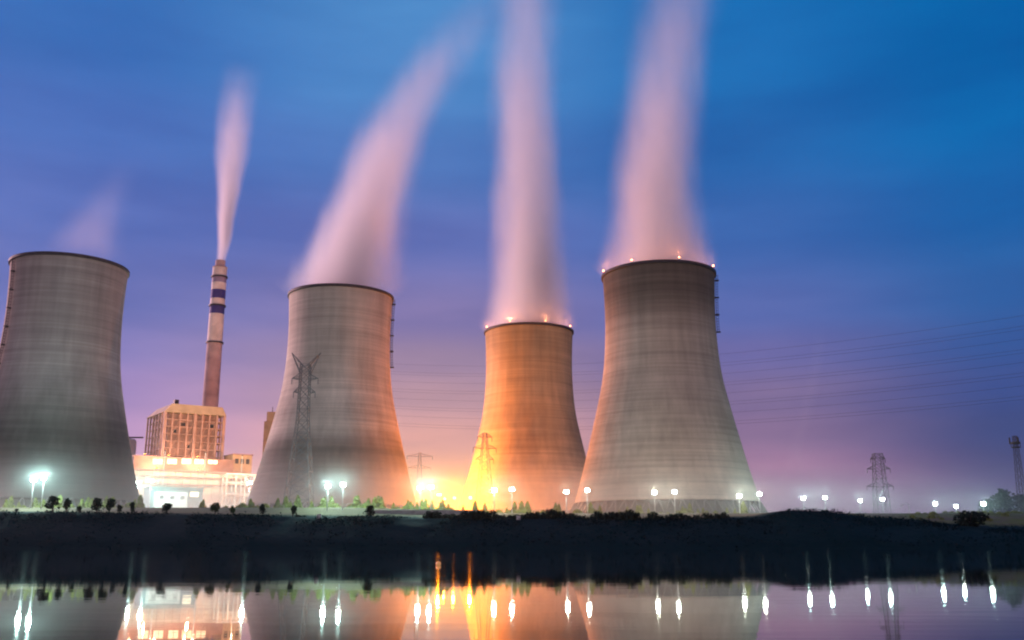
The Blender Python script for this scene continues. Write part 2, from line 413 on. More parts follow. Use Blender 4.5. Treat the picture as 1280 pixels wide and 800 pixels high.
for v in (429, 383, 347):
    z0 = cz(v); b_ = MB(); b_.lathe([(crad(z0)+.05, z0-.3),(crad(z0)+1.0, z0-.3),(crad(z0)+1.0, z0+.9),(crad(z0)+.8, z0+.9),(crad(z0)+.8, z0),(crad(z0)+.05, z0)], 32, close=True); b_.build('platform', M['dark_steel'], ch)

# ------------------------------------------------------------------ boiler house and plant buildings (turned 35 degrees)
TH = R(35); P0 = at(205, 540, 680); P0 = Vector((P0.x, P0.y, PLANT))
EX = Vector((math.cos(TH), math.sin(TH), 0)); EY = Vector((-math.sin(TH), math.cos(TH), 0))
def pl(u, v, c):
    """where the sight line (u, v) meets the wall plane at local depth c: local x and height above the yard"""
    a = (u-640)/F; b = (400-v)/F; d = Vector((a, CP-b*SP, SP+b*CP)); o = Vector((0,0,CAM_H))
    q = P0+EY*c; t = (q-o).dot(EY)/d.dot(EY); p = o+d*t
    return (p-P0).dot(EX), p.z-PLANT
def plant(name, label, cat): return empty(name, P0, label, cat, None, TH)
bh = plant('boiler_house', 'tall open framed boiler house glowing orange in front of the chimney', 'boiler house')
x1 = pl(279, 540, 0)[0]; zr = pl(240, 517, 0)[1]; zb = 0; DEP = 46
xa, xb = 0.0, x1
b_ = MB(); b_.box(xa+3, xb-3, 3, DEP-3, 0, zr-.5); b_.build('inner_wall', M['brown'], bh)
NFL = 9; zs = [zr*(.42+.58*i/NFL) for i in range(NFL)]
for i, z in enumerate(zs):
    b_ = MB(); b_.box(xa+.1, xb-.1, .1, DEP-.1, z, z+.7); b_.build('floor_deck', M['frame'], bh)
ncol = 9
for i in range(ncol):
    x = xa+(xb-xa)*i/(ncol-1); wd = 1.0 if i in (0, 4, 8) else .55
    b_ = MB(); b_.box(x-wd, x+wd, -wd, wd, 0, zr); b_.build('column', M['frame'], bh)
for j in range(1, 7):
    y = DEP*j/6
    for x in (xa, xb):
        b_ = MB(); b_.box(x-.6, x+.6, y-.6, y+.6, 0, zr); b_.build('column', M['frame'], bh)
b_ = MB()
for i in (1, 3, 5, 6):
    for k in range(2, NFL-1, 2):
        xx0 = xa+(xb-xa)*i/(ncol-1); xx1 = xa+(xb-xa)*(i+1)/(ncol-1); b_.bar((xx0, -.2, zs[k]), (xx1, -.2, zs[min(k+2,NFL-1)]), .25)
b_.build('bracing', M['frame'], bh)
for i, k, wdt in ((5, 2, 3.5), (6, 2, 5.5), (1, 6, 2.5), (2, 7, 4.0), (3, 4, 2.0), (6, 7, 3.0), (2, 1, 3.0)):
    xx = xa+(xb-xa)*(i+.5)/(ncol-1)-wdt/2; b_ = MB(); b_.box(xx, xx+wdt, 2.8, 3.2, zs[k]+1.2, zs[k]+3.6)
    b_.build('window', M['window_lit' if i in (5, 6) and k == 2 else 'glass_dark'], bh)
zt = pl(240, 506, 0)[1]; b_ = MB(); q = 4.5     # cranked roof fascia
b_.add([(xa-1.2,-1.2,zr),(xb+1.2,-1.2,zr),(xb+1.2,DEP+1.2,zr),(xa-1.2,DEP+1.2,zr),(xa+q,q*.2,zt),(xb-q*.3,q*.2,zt),(xb-q*.3,DEP-q,zt),(xa+q,DEP-q,zt)],
       [(0,3,2,1),(4,5,6,7),(0,1,5,4),(1,2,6,5),(2,3,7,6),(3,0,4,7)]); b_.build('roof', M['tan'], bh)
b_ = MB(); b_.box(8, 11, 8, 12, zt+.01, zt+4); b_.build('roof_vent', M['dark_steel'], bh)
# five-window hall
hx0, hz1 = pl(168, 569, -18); hx1 = pl(292, 575, -18)[0]; hz0 = pl(230, 590, -18)[1]
hall = plant('bunker_hall', 'brown hall with a row of five lit windows below the boiler house', 'hall')
b_ = MB(); b_.box(hx0, hx1, -18, -1.6, 0, hz1-.8); b_.build('wall', M['brown'], hall)
b_ = MB(); b_.box(hx0-.8, hx1+.8, -18.8, -1.3, hz1-.8, hz1); b_.build('roof', M['frame'], hall)
for u in (197, 215, 233, 249, 266):
    xa_, za_ = pl(u-5.5, 573.5, -18); xb_, zb_ = pl(u+5.5, 580, -18)
    b_ = MB(); b_.box(xa_, xb_, -18.25, -17.9, zb_, za_); f_ = b_.build('window', M['window_lit'], hall)
    b_ = MB(); b_.box(xa_-.3, xb_+.3, -18.5, -18.26, zb_-.5, zb_-.1); b_.build('sill', M['frame'], f_)
    b_ = MB(); b_.box((xa_+xb_)/2-.15, (xa_+xb_)/2+.15, -18.45, -18.27, zb_, za_); b_.build('mullion', M['brown'], f_)
# long bright turbine hall with two ledges
tx0 = pl(166, 600, -40)[0]; tx1 = pl(306, 600, -40)[0]; tz1 = pl(230, 588, -40)[1]
th_ = plant('turbine_hall', 'long pale turbine hall with bright ledges under floodlight', 'hall')
b_ = MB(); b_.box(tx0, tx1, -40, -19.2, 0, tz1-1); b_.build('wall', M['cream'], th_)
b_ = MB(); b_.box(tx0-1, tx1+1, -41.5, -18.9, tz1-1, tz1); b_.build('roof', M['frame'], th_)
for v in (597, 606):
    z = pl(230, v, -40)[1]; b_ = MB(); b_.box(tx0, tx1, -42, -40.02, z, z+.8); b_.build('ledge', M['frame'], th_)
for k in range(15):
    x = tx0+(tx1-tx0)*(k+.5)/15; b_ = MB(); b_.box(x-.35, x+.35, -40.6, -40.03, 0, tz1-1.02); b_.build('pilaster', M['cream'], th_)
# tan stair block right of the five-window hall
sx0, sz1 = pl(273, 567, -8); sx1 = pl(299, 567, -8)[0]
sb = plant('transfer_house', 'tan lit block beside the five-window hall', 'building')
b_ = MB(); b_.box(hx1+.9, hx1+15, -14, 6, 0, sz1-.8); b_.build('wall', M['tan'], sb)
b_ = MB(); b_.box(hx1+.6, hx1+15.6, -14.6, 6.6, sz1-.8, sz1); b_.build('roof', M['frame'], sb)
for k in range(3):
    b_ = MB(); b_.box(hx1+2.5+4*k, hx1+5+4*k, -14.2, -13.9, sz1-7, sz1-3.5); b_.build('window', M['glass_dark'], sb)
# pipe rack at the right, white lit
def pipe_rack(u0, u1, v1, c, label):
    r_ = plant('pipe_rack', label, 'pipe rack'); xa_, z1_ = pl(u0, v1, c); xb_ = pl(u1, v1, c)[0]
    n = 7
    for k in range(n):
        x = xa_+(xb_-xa_)*k/(n-1)
        b_ = MB(); b_.box(x-.4, x+.4, c-.4, c+.4, 0, z1_); b_.box(x-.4, x+.4, c+7.6, c+8.4, 0, z1_); b_.box(x-.39, x+.39, c+.4, c+7.6, z1_-.7, z1_); b_.build('portal', M['white_wall'], r_)
    for z in (z1_*.35, z1_*.6, z1_*.82):
        b_ = MB(); b_.box(xa_, xb_, c-.1, c+8.1, z, z+.5); b_.build('deck', M['cream'], r_)
    for k, z in enumerate((z1_*.35+1.3, z1_*.6+1.3, z1_*.82+1.2, z1_+.8)):
        b_ = MB(); b_.bar((xa_, c+2, z), (xb_, c+2, z), .8, .8, 10); b_.bar((xa_, c+5, z), (xb_, c+5, z), .6, .6, 10); b_.build('pipe', M['pole'], r_)
    return r_
pipe_rack(284, 352, 594, -52, 'floodlit white pipe rack between the turbine hall and the banded tower')
# administration block with white front
ax0, az1 = pl(188, 608, -78); ax1 = pl(254, 608, -78)[0]
ab = plant('office_block', 'low teal block with a white three-window annex behind the bank trees', 'building')
b_ = MB(); b_.box(ax0, ax1, -78, -64, 0, az1-.6); b_.build('wall', M['teal'], ab)
b_ = MB(); b_.box(ax0-.6, ax1+.6, -78.8, -63.4, az1-.6, az1); b_.build('roof', M['teal'], ab)
nx0, nz1 = pl(196, 614.5, -84); nx1 = pl(235, 614, -84)[0]
b_ = MB(); b_.box(nx0, nx1, -84, -78.02, 0, nz1); b_.build('annex', M['white_wall'], ab)
for k in range(3):
    x = nx0+(nx1-nx0)*(k+.5)/3; b_ = MB(); b_.box(x-1.3, x+1.3, -84.2, -83.9, nz1-4.4, nz1-2.2); b_.build('window', M['glass_dark'], ab)
lx, lz = pl(243, 617, -78); b_ = MB(); b_.box(lx-2.6, lx+2.6, -78.3, -77.9, lz-2.0, lz+1.0); b_.build('lit_window', M['window_lit'], ab)
# far second boiler block showing past the second tower
q0 = at(338, 560, 820)
fb = empty('coal_tower', (q0.x, 820, PLANT), 'slim orange lit coal tower peeping out left of the second tower', 'building')
zz = at(338, 516, 820).z-PLANT
b_ = MB(); b_.box(-5, 9, -6, 6, 0, zz-8); b_.build('shaft', M['tan'], fb)
b_ = MB(); b_.box(-3, 9.5, -6.5, 6.5, zz-8, zz); b_.build('head_house', M['tan'], fb)
b_ = MB(); b_.bar((0, 0, zz), (0, 0, zz+5), .4, .25, 6); b_.build('vent_pipe', M['dark_steel'], fb)
q0 = at(168, 570, 820)
fs = empty('ash_silo', (q0.x-6, 820, PLANT), 'dim violet silo behind the left tower edge', 'silo')
zz = at(168, 549, 820).z-PLANT
b_ = MB(); b_.lathe([(0.01,0),(6.5,0),(6.5,zz-2),(5,zz),(0.01,zz+.8)], 28); b_.build('drum', M['cream'], fs, True)
b_ = MB(); b_.box(-7.5, 12, -1, 1, zz+.9, zz+2); b_.build('gantry', M['dark_steel'], fs)

# unseen sodium floodlights, added on the roofs to brighten the plant walls
def plant_flood(lx, ly, lz, label, e, aim_up=True, color=(1.0,.50,.27)):
    p = P0+EX*lx+EY*ly+Vector((0,0,lz))
    r_ = empty('added_floodlight', p, label, 'floodlight', 'added sodium floodlights on the plant roofs')
    b_ = MB(); b_.bar((0,0,0), (0,0,1.2), .12, .12, 6); b_.build('bracket', M['dark_steel'], r_)
    b_ = MB(); b_.box(-.7,.7,-.35,.35,1.2,1.9); h_ = b_.build('lamp_head', M['dark_steel'], r_)
    b_ = MB(); b_.box(-.6,.6,-.25,.25,1.9,1.96); b_.build('lens', M['orange_lamp'], h_)
    light('flood', (0,0,2.6), e, color, .5, r_)
plant_flood(2, -9, hz1+.02, 'added sodium floodlight on the five-window hall roof, near its boiler house corner', 4500)
plant_flood(22, -9, hz1+.02, 'added sodium floodlight on the five-window hall roof, mid way along', 4500)
plant_flood(-14, -9, hz1+.02, 'added sodium floodlight on the outer end of the five-window hall roof', 4500)
plant_flood(-10, -26, tz1+.02, 'added sodium floodlight on the turbine hall roof, outer end', 24000)
plant_flood(18, -26, tz1+.02, 'added sodium floodlight on the turbine hall roof, middle', 24000)

# ------------------------------------------------------------------ lattice pylons and wires
def lattice(base, top, h, name, label, cat, loc, arms, waist=None, th=.16, rz=0.0, vtop=0, mk='dark_steel', n=12, group=None):
    root = empty(name, loc, label, cat, group, rz)
    wz, wr = waist if waist else (h, top)
    def half(z): return base+(wr-base)*z/wz if z <= wz else wr+(top-wr)*(z-wz)/max(.01, h-wz)
    C = ((-1,-1),(1,-1),(1,1),(-1,1))
    zs = [0]
    for i in range(n): zs.append(h*(1-(1-(i+1)/n)**1.25))
    for sx, sy in C:
        b_ = MB(); b_.path([(sx*half(z), sy*half(z), z) for z in (0, wz, h)] if waist else [(sx*half(z), sy*half(z), z) for z in (0, h)], th*1.35); b_.build('leg', M[mk], root)
    b_ = MB()
    for z0, z1 in zip(zs, zs[1:]):
        for k in range(4):
            a, c = C[k], C[(k+1)%4]
            b_.bar((a[0]*half(z0), a[1]*half(z0), z0), (c[0]*half(z1), c[1]*half(z1), z1), th*.75)
            b_.bar((c[0]*half(z0), c[1]*half(z0), z0), (a[0]*half(z1), a[1]*half(z1), z1), th*.75)
            b_.bar((a[0]*half(z1), a[1]*half(z1), z1), (c[0]*half(z1), c[1]*half(z1), z1), th*.75)
    b_.build('bracing', M[mk], root)
    for z, ln in arms:
        for s in (-1, 1):
            hw = half(z); b_ = MB(); tip = (s*ln, 0, z+.3)
            for sy in (-1, 1):
                b_.bar((s*hw, sy*hw, z), tip, th*1.2); b_.bar((s*hw, sy*hw, z+2.2), tip, th)
                for q in (.33, .66):
                    b_.bar((s*(hw+(ln-hw)*q), sy*hw*(1-q), z+.3*q), (s*(hw+(ln-hw)*q), sy*hw*(1-q), z+2.2*(1-q)+.3*q), th*.7)
            o = b_.build('cross_arm', M[mk], root)
            b_ = MB(); b_.bar((s*ln, 0, z+.2), (s*ln, 0, z-2.2), .16, .16, 6); b_.build('insulator', M[mk], o)
    if vtop:
        for s in (-1, 1):
            b_ = MB()
            for sy in (-1, 1):
                b_.bar((s*top*.3, sy*top, h-1), (s*vtop, 0, h+5.2), th*1.5); b_.bar((s*top, sy*top, h-4), (s*vtop, 0, h+5.2), th*1.2)
            b_.bar((s*vtop*.55, -top*.5, h+1.4), (s*vtop*.55, top*.5, h+1.4), th)
            b_.build('horn', M[mk], root)
    return root
p = at(375, 640, 405)
gz = PLANT
hh = at(379, 456, 405).z-gz
def hz_(v, D): return at(379, v, D).z-gz
lattice(5.6, 1.9, hh, 'lattice_pylon', 'tall lattice pylon with a forked top before the banded tower', 'pylon', (at(378, 540, 405).x, 405, gz),
        [(hz_(474, 405), 5.6), (hz_(491, 405), 4.6)], mk='steel', waist=(hh*.62, 2.3), th=.15, vtop=6.2, n=13, group='lattice pylons')
p = at(606, 560, 520); h_ = at(606, 541, 520).z-gz
lattice(4.6, .9, h_, 'lattice_pylon', 'thin pylon against the orange glowing tower', 'pylon', (p.x, 520, gz), [(h_-2.5, 4.0), (h_-8.5, 6.5), (h_-14.5, 5.0)], mk='steel', th=.12, group='lattice pylons', rz=R(20))
p = at(525, 560, 760); h_ = at(525, 566, 760).z-gz
lattice(3.6, .8, h_, 'lattice_pylon', 'small far pylon between the banded tower and the orange tower', 'pylon', (p.x, 760, gz), [(h_-3, 10), (h_-12, 9)], th=.11, mk='steel', group='lattice pylons', rz=R(10))
p = at(1096, 560, 590); h_ = at(1096, 567, 590).z-gz
lattice(4.2, 2.3, h_, 'lattice_pylon', 'stout far pylon standing alone beyond the right hand mound', 'pylon', (p.x, 590, gz), [(h_-3.5, 4.5), (h_-9.5, 7), (h_-20, 8)], th=.14, n=9, group='lattice pylons')
# telecom mast
p = at(1270, 560, 430); h_ = at(1266, 545, 430).z-gz
tm = lattice(1.6, .7, h_, 'telecom_mast', 'slim telecom mast with a round antenna platform at the right edge', 'mast', (p.x, 430, gz), [], th=.075, n=12)
b_ = MB(); b_.lathe([(1.9,h_-3.5),(2.0,h_-3.5),(2.0,h_-2.7),(1.9,h_-2.7)], 24, close=True)
b_.lathe([(1.9,h_-5.2),(2.0,h_-5.2),(2.0,h_-4.9),(1.9,h_-4.9)], 24, close=True)
for k in range(8):
    a = k*math.pi/4; b_.bar((0,0,h_-5), (1.95*math.cos(a),1.95*math.sin(a),h_-5), .07); b_.bar((1.95*math.cos(a),1.95*math.sin(a),h_-5), (1.95*math.cos(a),1.95*math.sin(a),h_-2.7), .07)
b_.build('antenna_platform', M['dark_steel'], tm)
for k in range(3):
    a = .5+k*2*math.pi/3; x, y = 2.2*math.cos(a), 2.2*math.sin(a)
    b_ = MB(); b_.box(x-.25, x+.25, y-.2, y+.2, h_-3.6, h_-.6); b_.build('antenna_panel', M['dark_steel'], tm)
# high voltage wires, from beyond the right edge to behind the second tower
NW = 12
wl_ = ['uppermost', 'second highest', 'third highest', 'fourth highest', 'fifth highest', 'sixth highest', 'sixth lowest', 'fifth lowest', 'fourth lowest', 'third lowest', 'second lowest', 'lowest']
for i in range(NW):
    k = i/(NW-1); k = k + (.03 if i % 3 == 1 else -.02 if i % 3 == 2 else 0)
    A = at(1460, 372+k*112, 480); B = at(446, 452+k*78, 850); A.x = 320
    pts = []
    for j in range(33):
        t = j/32; q = A.lerp(B, t); q.z -= 4*t*(1-t)*(16-3*k); pts.append(q-A)
    b_ = MB(); b_.path(pts, .07, 4)
    o = b_.build('overhead_wire', M['wire']); o.location = A
    tag(o, wl_[i]+' of the dark overhead wires crossing behind the broad tan tower', 'wire', 'high voltage wires')

# ------------------------------------------------------------------ floodlight masts
proto = {}
def lamp_mast(u, v, D, label, e=14000, kind='white', lit=True, color=(.58,1.0,.92), wid=1.0):
    top = at(u, v, D); g_ = ground_z(top.x, D); h = top.z-g_
    root = empty('floodlight_mast', (top.x, D, g_), label, 'floodlight mast', 'floodlight masts along the bank road')
    b_ = MB(); b_.bar((0,0,0), (0,0,h), .24, .15, 8); b_.build('pole', M['pole'], root, True)
    b_ = MB(); b_.box(-1.15*wid, 1.15*wid, -.12, .12, h-.1, h+.1); b_.build('crossbar', M['pole'], root)
    for s in (-1, 1):
        b_ = MB(); b_.box(s*.5*wid-.46*wid, s*.5*wid+.46*wid, -.32, .32, h+.11, h+1.25); hd = b_.build('lamp_head', M['dark_steel'], root)
        for sy in (-1, 1):
            b_ = MB(); y0, y1 = sorted((sy*.325, sy*.37)); b_.box(s*.5*wid-.42*wid, s*.5*wid+.42*wid, y0, y1, h+.15, h+1.21)
            b_.build('lens', M['white_lamp' if kind == 'white' else 'orange_lamp'], hd)
    if lit: light('mast_light', (0, 0, h+1.9), e, color, .6, root)
    return root
MASTS = [
 (42,602,388,'floodlight mast at the far left, shorter of the pair before the left tower',1.0),
 (55,600,388,'floodlight mast before the left tower, taller of the pair',1.0),
 (173,604,575,'floodlight mast at the foot of the left tower right edge',1.0),
 (189,602,575,'floodlight mast just left of the teal office block',1.0),
 (312,605,575,'floodlight mast by the pipe rack at the left foot of the banded tower',1.0),
 (410,610,398,'lower mast of the pair before the middle of the banded tower',1.0),
 (429,608,398,'taller mast of the pair before the middle of the banded tower',1.0),
 (525,612,402,'floodlight mast just right of the banded tower foot',1.0),
 (539,611,402,'floodlight mast immediately left of the strong sodium lamp',1.0),
 (618,615,408,'floodlight mast before the brightest orange foot of the glowing tower',1.0),
 (640,614,408,'floodlight mast before the middle of the orange glowing tower',1.0),
 (708,617,413,'floodlight mast in the gap left of the broad tan tower',1.0),
 (734,615,413,'floodlight mast at the left foot of the broad tan tower',1.0),
 (818,618,418,'left mast of the pair before the middle of the broad tan tower',1.0),
 (843,617,418,'right mast of the pair before the middle of the broad tan tower',1.0),
 (924,622,423,'floodlight mast before the right foot of the broad tan tower',.9),
 (949,620,423,'floodlight mast in the open just right of the broad tan tower',.9),
 (1004,625,440,'left mast of the pair above the dark mound',.8),
 (1031,624,440,'right mast of the pair above the dark mound',.7),
 (1075,628,450,'floodlight mast left of the stout far pylon',.5),
 (1103,626,450,'floodlight mast at the foot of the stout far pylon',.7),
 (1169,632,425,'floodlight mast between the unlit arm lamp and the dome shaped tree',.7),
 (1195,635,420,'yellowish low floodlight mast directly behind the dome shaped tree',.4),
 (1229,632,415,'floodlight mast in front of the dark trees near the telecom mast',.7),
]
for (u, v, D, lb, k) in MASTS:
  jit = .75+.5*((u*7919) % 100)/100
  if D == 575: lamp_mast(u, v, D, lb, 60000, wid=1.5)
  else: lamp_mast(u, v, D-(8 if u < 100 else 20 if u < 960 else 0), lb, (36000 if u < 100 else 20000 if u < 460 else 13000 if u < 620 else 5500 if u < 960 else 9500)*k*jit, color=(.58,1.0,.92) if u < 600 or u > 960 else (.95,1.0,.80), wid=(.62+.2*k)*(.8+.3*jit))
lamp_mast(549, 620, 588, 'strong sodium lamp blazing orange between the banded and orange towers', 640000, 'orange', True, (1.0,.27,.008), 1.5)
# further sodium lamps low behind the bank bushes, lighting the orange tower
for (u, v, D, lb, e) in ((568,624,560,'sodium lamp mast right of the blazing one, low behind the bushes',50000),(588,624,505,'sodium lamp mast low at the left foot of the orange tower',190000),(556,625,640,'small sodium lamp mast in the yard behind the blazing one',30000)):
    lamp_mast(u, v, D, lb, e, 'orange', True, (1.0,.26,.008), .7)
# unlit double arm lamp
p = at(1132, 631, 400); gz1 = ground_z(p.x, 400); h = p.z-gz1
r_ = empty('street_lamp', (p.x, 400, gz1), 'pale unlit street lamp with a bent arm on the right bank', 'street lamp')
b_ = MB(); b_.bar((1.3,0,0), (1.3,0,h), .2, .14, 8); b_.build('pole', M['white_wall'], r_)
b_ = MB(); b_.path([(1.3,0,h), (.6,0,h+.5), (-1.2,0,h+.3), (-1.9,0,h-.4)], .13, 6); b_.build('arm', M['white_wall'], r_)
b_ = MB(); b_.box(-2.2,-1.5,-.3,.3,h-.75,h-.4); b_.build('lamp_head', M['white_wall'], r_)

for (lx, ly, lz, e, lb) in ((-16,-66,46,60000,'added tall sodium mast in the yard before the outer end of the turbine hall'),(10,-66,46,60000,'added tall sodium mast in the yard before the middle of the turbine hall'),(36,-62,46,55000,'added tall sodium mast in the yard between turbine hall and pipe rack')):
    p = P0+EX*lx+EY*ly  # sodium masts added to throw light on the turbine hall front
    r_ = empty('floodlight_mast', p, lb, 'floodlight mast', 'added sodium masts in the plant yard')
    b_ = MB(); b_.bar((0,0,0), (0,0,lz), .3, .18, 8); b_.build('pole', M['pole'], r_)
    b_ = MB(); b_.box(-.5,.5,-.3,.3,lz,lz+.5); h_ = b_.build('lamp_head', M['dark_steel'], r_)
    b_ = MB(); b_.box(-.45,.45,.31,.36,lz+.05,lz+.45); b_.build('lens', M['orange_lamp'], h_)
    light('mast_light', (0,0,lz+1.5), e, (1.0,.54,.30), .5, r_)

# ------------------------------------------------------------------ trees, bushes, shrubs
def tree_proto(seed, kind):
    rng = random.Random(seed); root = bpy.data.objects.new('tree', None); COL.objects.link(root); root.empty_display_size = .1
    b_ = MB(); b_.bar((0,0,-.3), (.05,.02,1.0), .13, .09, 7); b_.bar((.05,.02,1.0), (0,0,1.7), .09, .05, 6)
    for k in range(5):
        a = k*1.256+rng.uniform(-.3,.3); b_.bar((.03,0,.8+.15*k), (.6*math.cos(a), .6*math.sin(a), 1.5+.12*k), .05, .02, 5)
    b_.build('trunk', M['trunk'], root)
    b_ = MB(); lobes = []
    for k in range(9):
        a = rng.uniform(0, 6.28); rr = rng.uniform(.15, .62); zz = rng.uniform(.85, 2.05); lobes.append((rr*math.cos(a), rr*math.sin(a), zz, rng.uniform(.38, .6)*(1.15 if zz < 1.7 else .8)))
    for x, y, z, r in lobes:
        for i in range(85):
            d = Vector((rng.gauss(0,1), rng.gauss(0,1), rng.gauss(0,1))).normalized()*r*rng.uniform(.55, 1.05); b_.leaf((x+d.x, y+d.y, z+d.z*.85), rng.uniform(.10, .19), rng)
    b_.build('crown', M[kind], root)
    return root                                   # about 2.5 tall, 1.0 radius
def bush_proto(seed, kind, name, cone=False):
    rng = random.Random(seed); b_ = MB()
    for i in range(260):
        if cone:
            z = rng.random()**1.3; r = (1-z)*.42+.03; a = rng.uniform(0, 6.28); q = r*math.sqrt(rng.random()); b_.leaf((q*math.cos(a), q*math.sin(a), z), rng.uniform(.08, .16), rng)
        else:
            d = Vector((rng.gauss(0,1), rng.gauss(0,1), abs(rng.gauss(0,.9)))).normalized()*rng.uniform(.5, 1.0)
            d *= 1+.3*mn.noise(d*2.2+Vector((seed,0,0))); b_.leaf((d.x, d.y, d.z*.9), rng.uniform(.12, .25), rng)
    o = b_.build(name, M[kind]); return o
TP = [tree_proto(s, 'crown') for s in (11, 12, 13)]; TG = [tree_proto(s, 'crown_green') for s in (21, 22)]
used = set()
def place_tree(proto_, loc, r, h, label, cat='tree', group=None, rz=0):
    o = proto_ if proto_.name not in used else copy_tree(proto_)
    used.add(proto_.name); o.location = loc; o.scale = (r, r, h/2.45); o.rotation_euler = (0, 0, rz)
    tag(o, label, cat, group); return o
TREES = [
 (21,633,2.6,5.5,'tiny dark round shrub tree at the far left of the bank','p'),
 (66,636,9.5,23,'biggest round dark tree on the left bank crest','p'),
 (83,637,5.5,20,'narrow dark tree close right of the biggest left bank tree','p'),
 (100,634,4.2,11,'small round dark tree midway between the two biggest left bank trees','p'),
 (121,637,7.5,22,'large round dark tree, second biggest on the left bank','p'),
 (137,638,6.0,21,'leaning dark tree right of the second biggest left bank tree','p'),
 (150,638,3.6,14,'little dark tree, shortest before the left tower foot','p'),
 (165,639,4.2,17,'small upright dark tree under the left tower right edge','p'),
 (208,640,6.0,16,'dark tree before the white annex of the teal block','p'),
 (269,642,6.0,17,'greenish tree before the turbine hall','g'),
 (291,642,4.2,14,'small greenish tree before the pipe rack','g'),
 (328,643,5.0,17,'dark tree at the left foot of the banded tower','p'),
 (366,644,5.0,17,'dark tree in front of the forked pylon','p'),
 (462,645,7.5,17,'round dark tree right of the pair of masts at the banded tower','p'),
]
for i, (u, v, rp, hp, lb, kd) in enumerate(TREES):
    D = 357; q = at(u, v, D); z = ground_z(q.x, D)-.1; k = D/F
    pr = (TP if kd == 'p' else TG)[i % (3 if kd == 'p' else 2)]
    place_tree(pr, (q.x, D, z), rp*k*1.05, hp*k, lb, 'tree', 'trees on the bank crest', i*1.7)
# dome tree and the dark trees at the right
q = at(1212, 655, 357); place_tree(TP[2], (q.x, 357, ground_z(q.x, 357)-4.2), 20*.2975, 36*.2975, 'dark dome shaped tree on the low right bank', 'tree', None, .5)
for (u, rp, hp, lb) in ((1236,13,20,'lower dark tree left of the telecom mast foot'),(1256,16,30,'dark tree mass under the telecom mast'),(1284,18,27,'dark tree cut by the right edge behind the lit grass')):
    q = at(u, 640, 470); place_tree(TP[int(u) % 3], (q.x, 470, PLANT-3.2), rp*.39, hp*.39+7, lb, 'tree', 'dark trees at the right', u)
BP = [bush_proto(s, 'crown', 'bush') for s in (31, 32, 33)]
def place_bush(p_, loc, s, label, group, cat='bush', sz=1.0):
    o = p_ if p_.name not in used else p_.copy()
    if p_.name in used: COL.objects.link(o)
    used.add(p_.name); o.location = loc; o.scale = (s, s, s*sz); o.rotation_euler = (0,0,random.uniform(0,6)); tag(o, label, cat, group)
rng = random.Random(5)
for u in [536,546,557,566,575,583,588,594,600,607,615,622,629,637,645,655,664,673,681,690,697,705,712,719,728,737,747,757,764,775,783,789,795,808,817,826,838,850,862,872,884,896,905]:
    D = rng.uniform(354, 361); q = at(u, 646, D); z = ground_z(q.x, D)-.3
    s = rng.uniform(2.1, 3.5) if 575 < u < 605 or 670 < u < 720 or 745 < u < 800 or 830 < u < 855 else rng.uniform(1.4, 2.7)
    lb = 'dark bush on the bank crest below the orange tower' if u < 735 else 'dark bush on the bank crest below the broad tan tower'
    place_bush(BP[rng.randrange(3)], (q.x, D, z), s, lb, 'bushes on the bank crest', sz=rng.uniform(1.0, 1.5))
for u in (372, 380, 448, 453, 471):
    D = 356; q = at(u, 646, D); place_bush(BP[u % 3], (q.x, D, ground_z(q.x, D)-.3), rng.uniform(.9, 1.3), 'low dark bush on the bank crest before the banded tower', 'bushes on the bank crest')
SB = [bush_proto(s, 'shrub', 'shrub', True) for s in (41, 42)]; SR = [bush_proto(s, 'shrub', 'shrub') for s in (43, 44)]
u = 2.0
while u < 935:
    u += rng.choice((3, 4, 5, 8, 14))*rng.uniform(.7, 1.3)
    if 180 < u < 250: continue
    D = (398 if u < 760 else 412)+rng.uniform(-8, 8); q = at(u, 640, D)
    if rng.random() < .55: place_bush(SB[rng.randrange(2)], (q.x, D, ground_z(q.x, D)-.2), rng.uniform(2.6, 5.6), 'small floodlit yellow green shrub in the row before the towers', 'floodlit shrubs', 'shrub')
    else: place_bush(SR[rng.randrange(2)], (q.x, D, ground_z(q.x, D)-.2), rng.uniform(1.0, 2.2), 'small floodlit yellow green shrub in the row before the towers', 'floodlit shrubs', 'shrub', rng.uniform(1, 1.7))
for i in range(26):
    u = 1140+i*5.6+rng.uniform(-4, 4); D = rng.uniform(372, 405); q = at(u, 650, D)
    place_bush(SR[i % 2], (q.x, D, ground_z(q.x, D)-.2), rng.uniform(.8, 1.9), 'floodlit green shrub on the right bank near the dome shaped tree', 'floodlit shrubs on the right', 'shrub')
# low boundary wall, marker boxes, buoy
q0 = at(458, 641, 372); q1 = at(596, 641, 372)
bw = empty('boundary_wall', (q0.x, 372, ground_z(q0.x, 372)), 'low pale wall along the bank road below the banded tower', 'wall')
b_ = MB(); b_.box(0, q1.x-q0.x, -.15, .15, -.5, 1.1); b_.build('panel', M['wall_pale'], bw)
b_ = MB(); b_.box(-.1, q1.x-q0.x+.1, -.25, .25, 1.1, 1.25); b_.build('coping', M['white_wall'], bw)
for (u, v, lb) in ((648,645,'small pale utility box among the bushes below the orange tower'),(399,640,'small pale utility box on the crest below the banded tower')):
    q = at(u, v, 353); z = ground_z(q.x, 353)
    r_ = empty('utility_box', (q.x, 353, z), lb, 'utility box')
    b_ = MB(); b_.box(-.7,.7,-.4,.4,-.2,1.3); b_.build('cabinet', M['white_wall'], r_)
    b_ = MB(); b_.box(-.8,.8,-.5,.5,1.3,1.42); b_.build('lid', M['wall_pale'], r_)
q = at(548, 708, 76)
bu = empty('buoy', (q.x, 76, 0), 'small orange buoy floating on the dark water', 'buoy')
b_ = MB(); b_.ball((0,0,.12), .2, 14, .9); b_.build('float', M['buoy'], bu, True)
b_ = MB(); b_.bar((0,0,.28), (0,0,.5), .03, .03, 6); b_.build('staff', M['dark_steel'], bu)

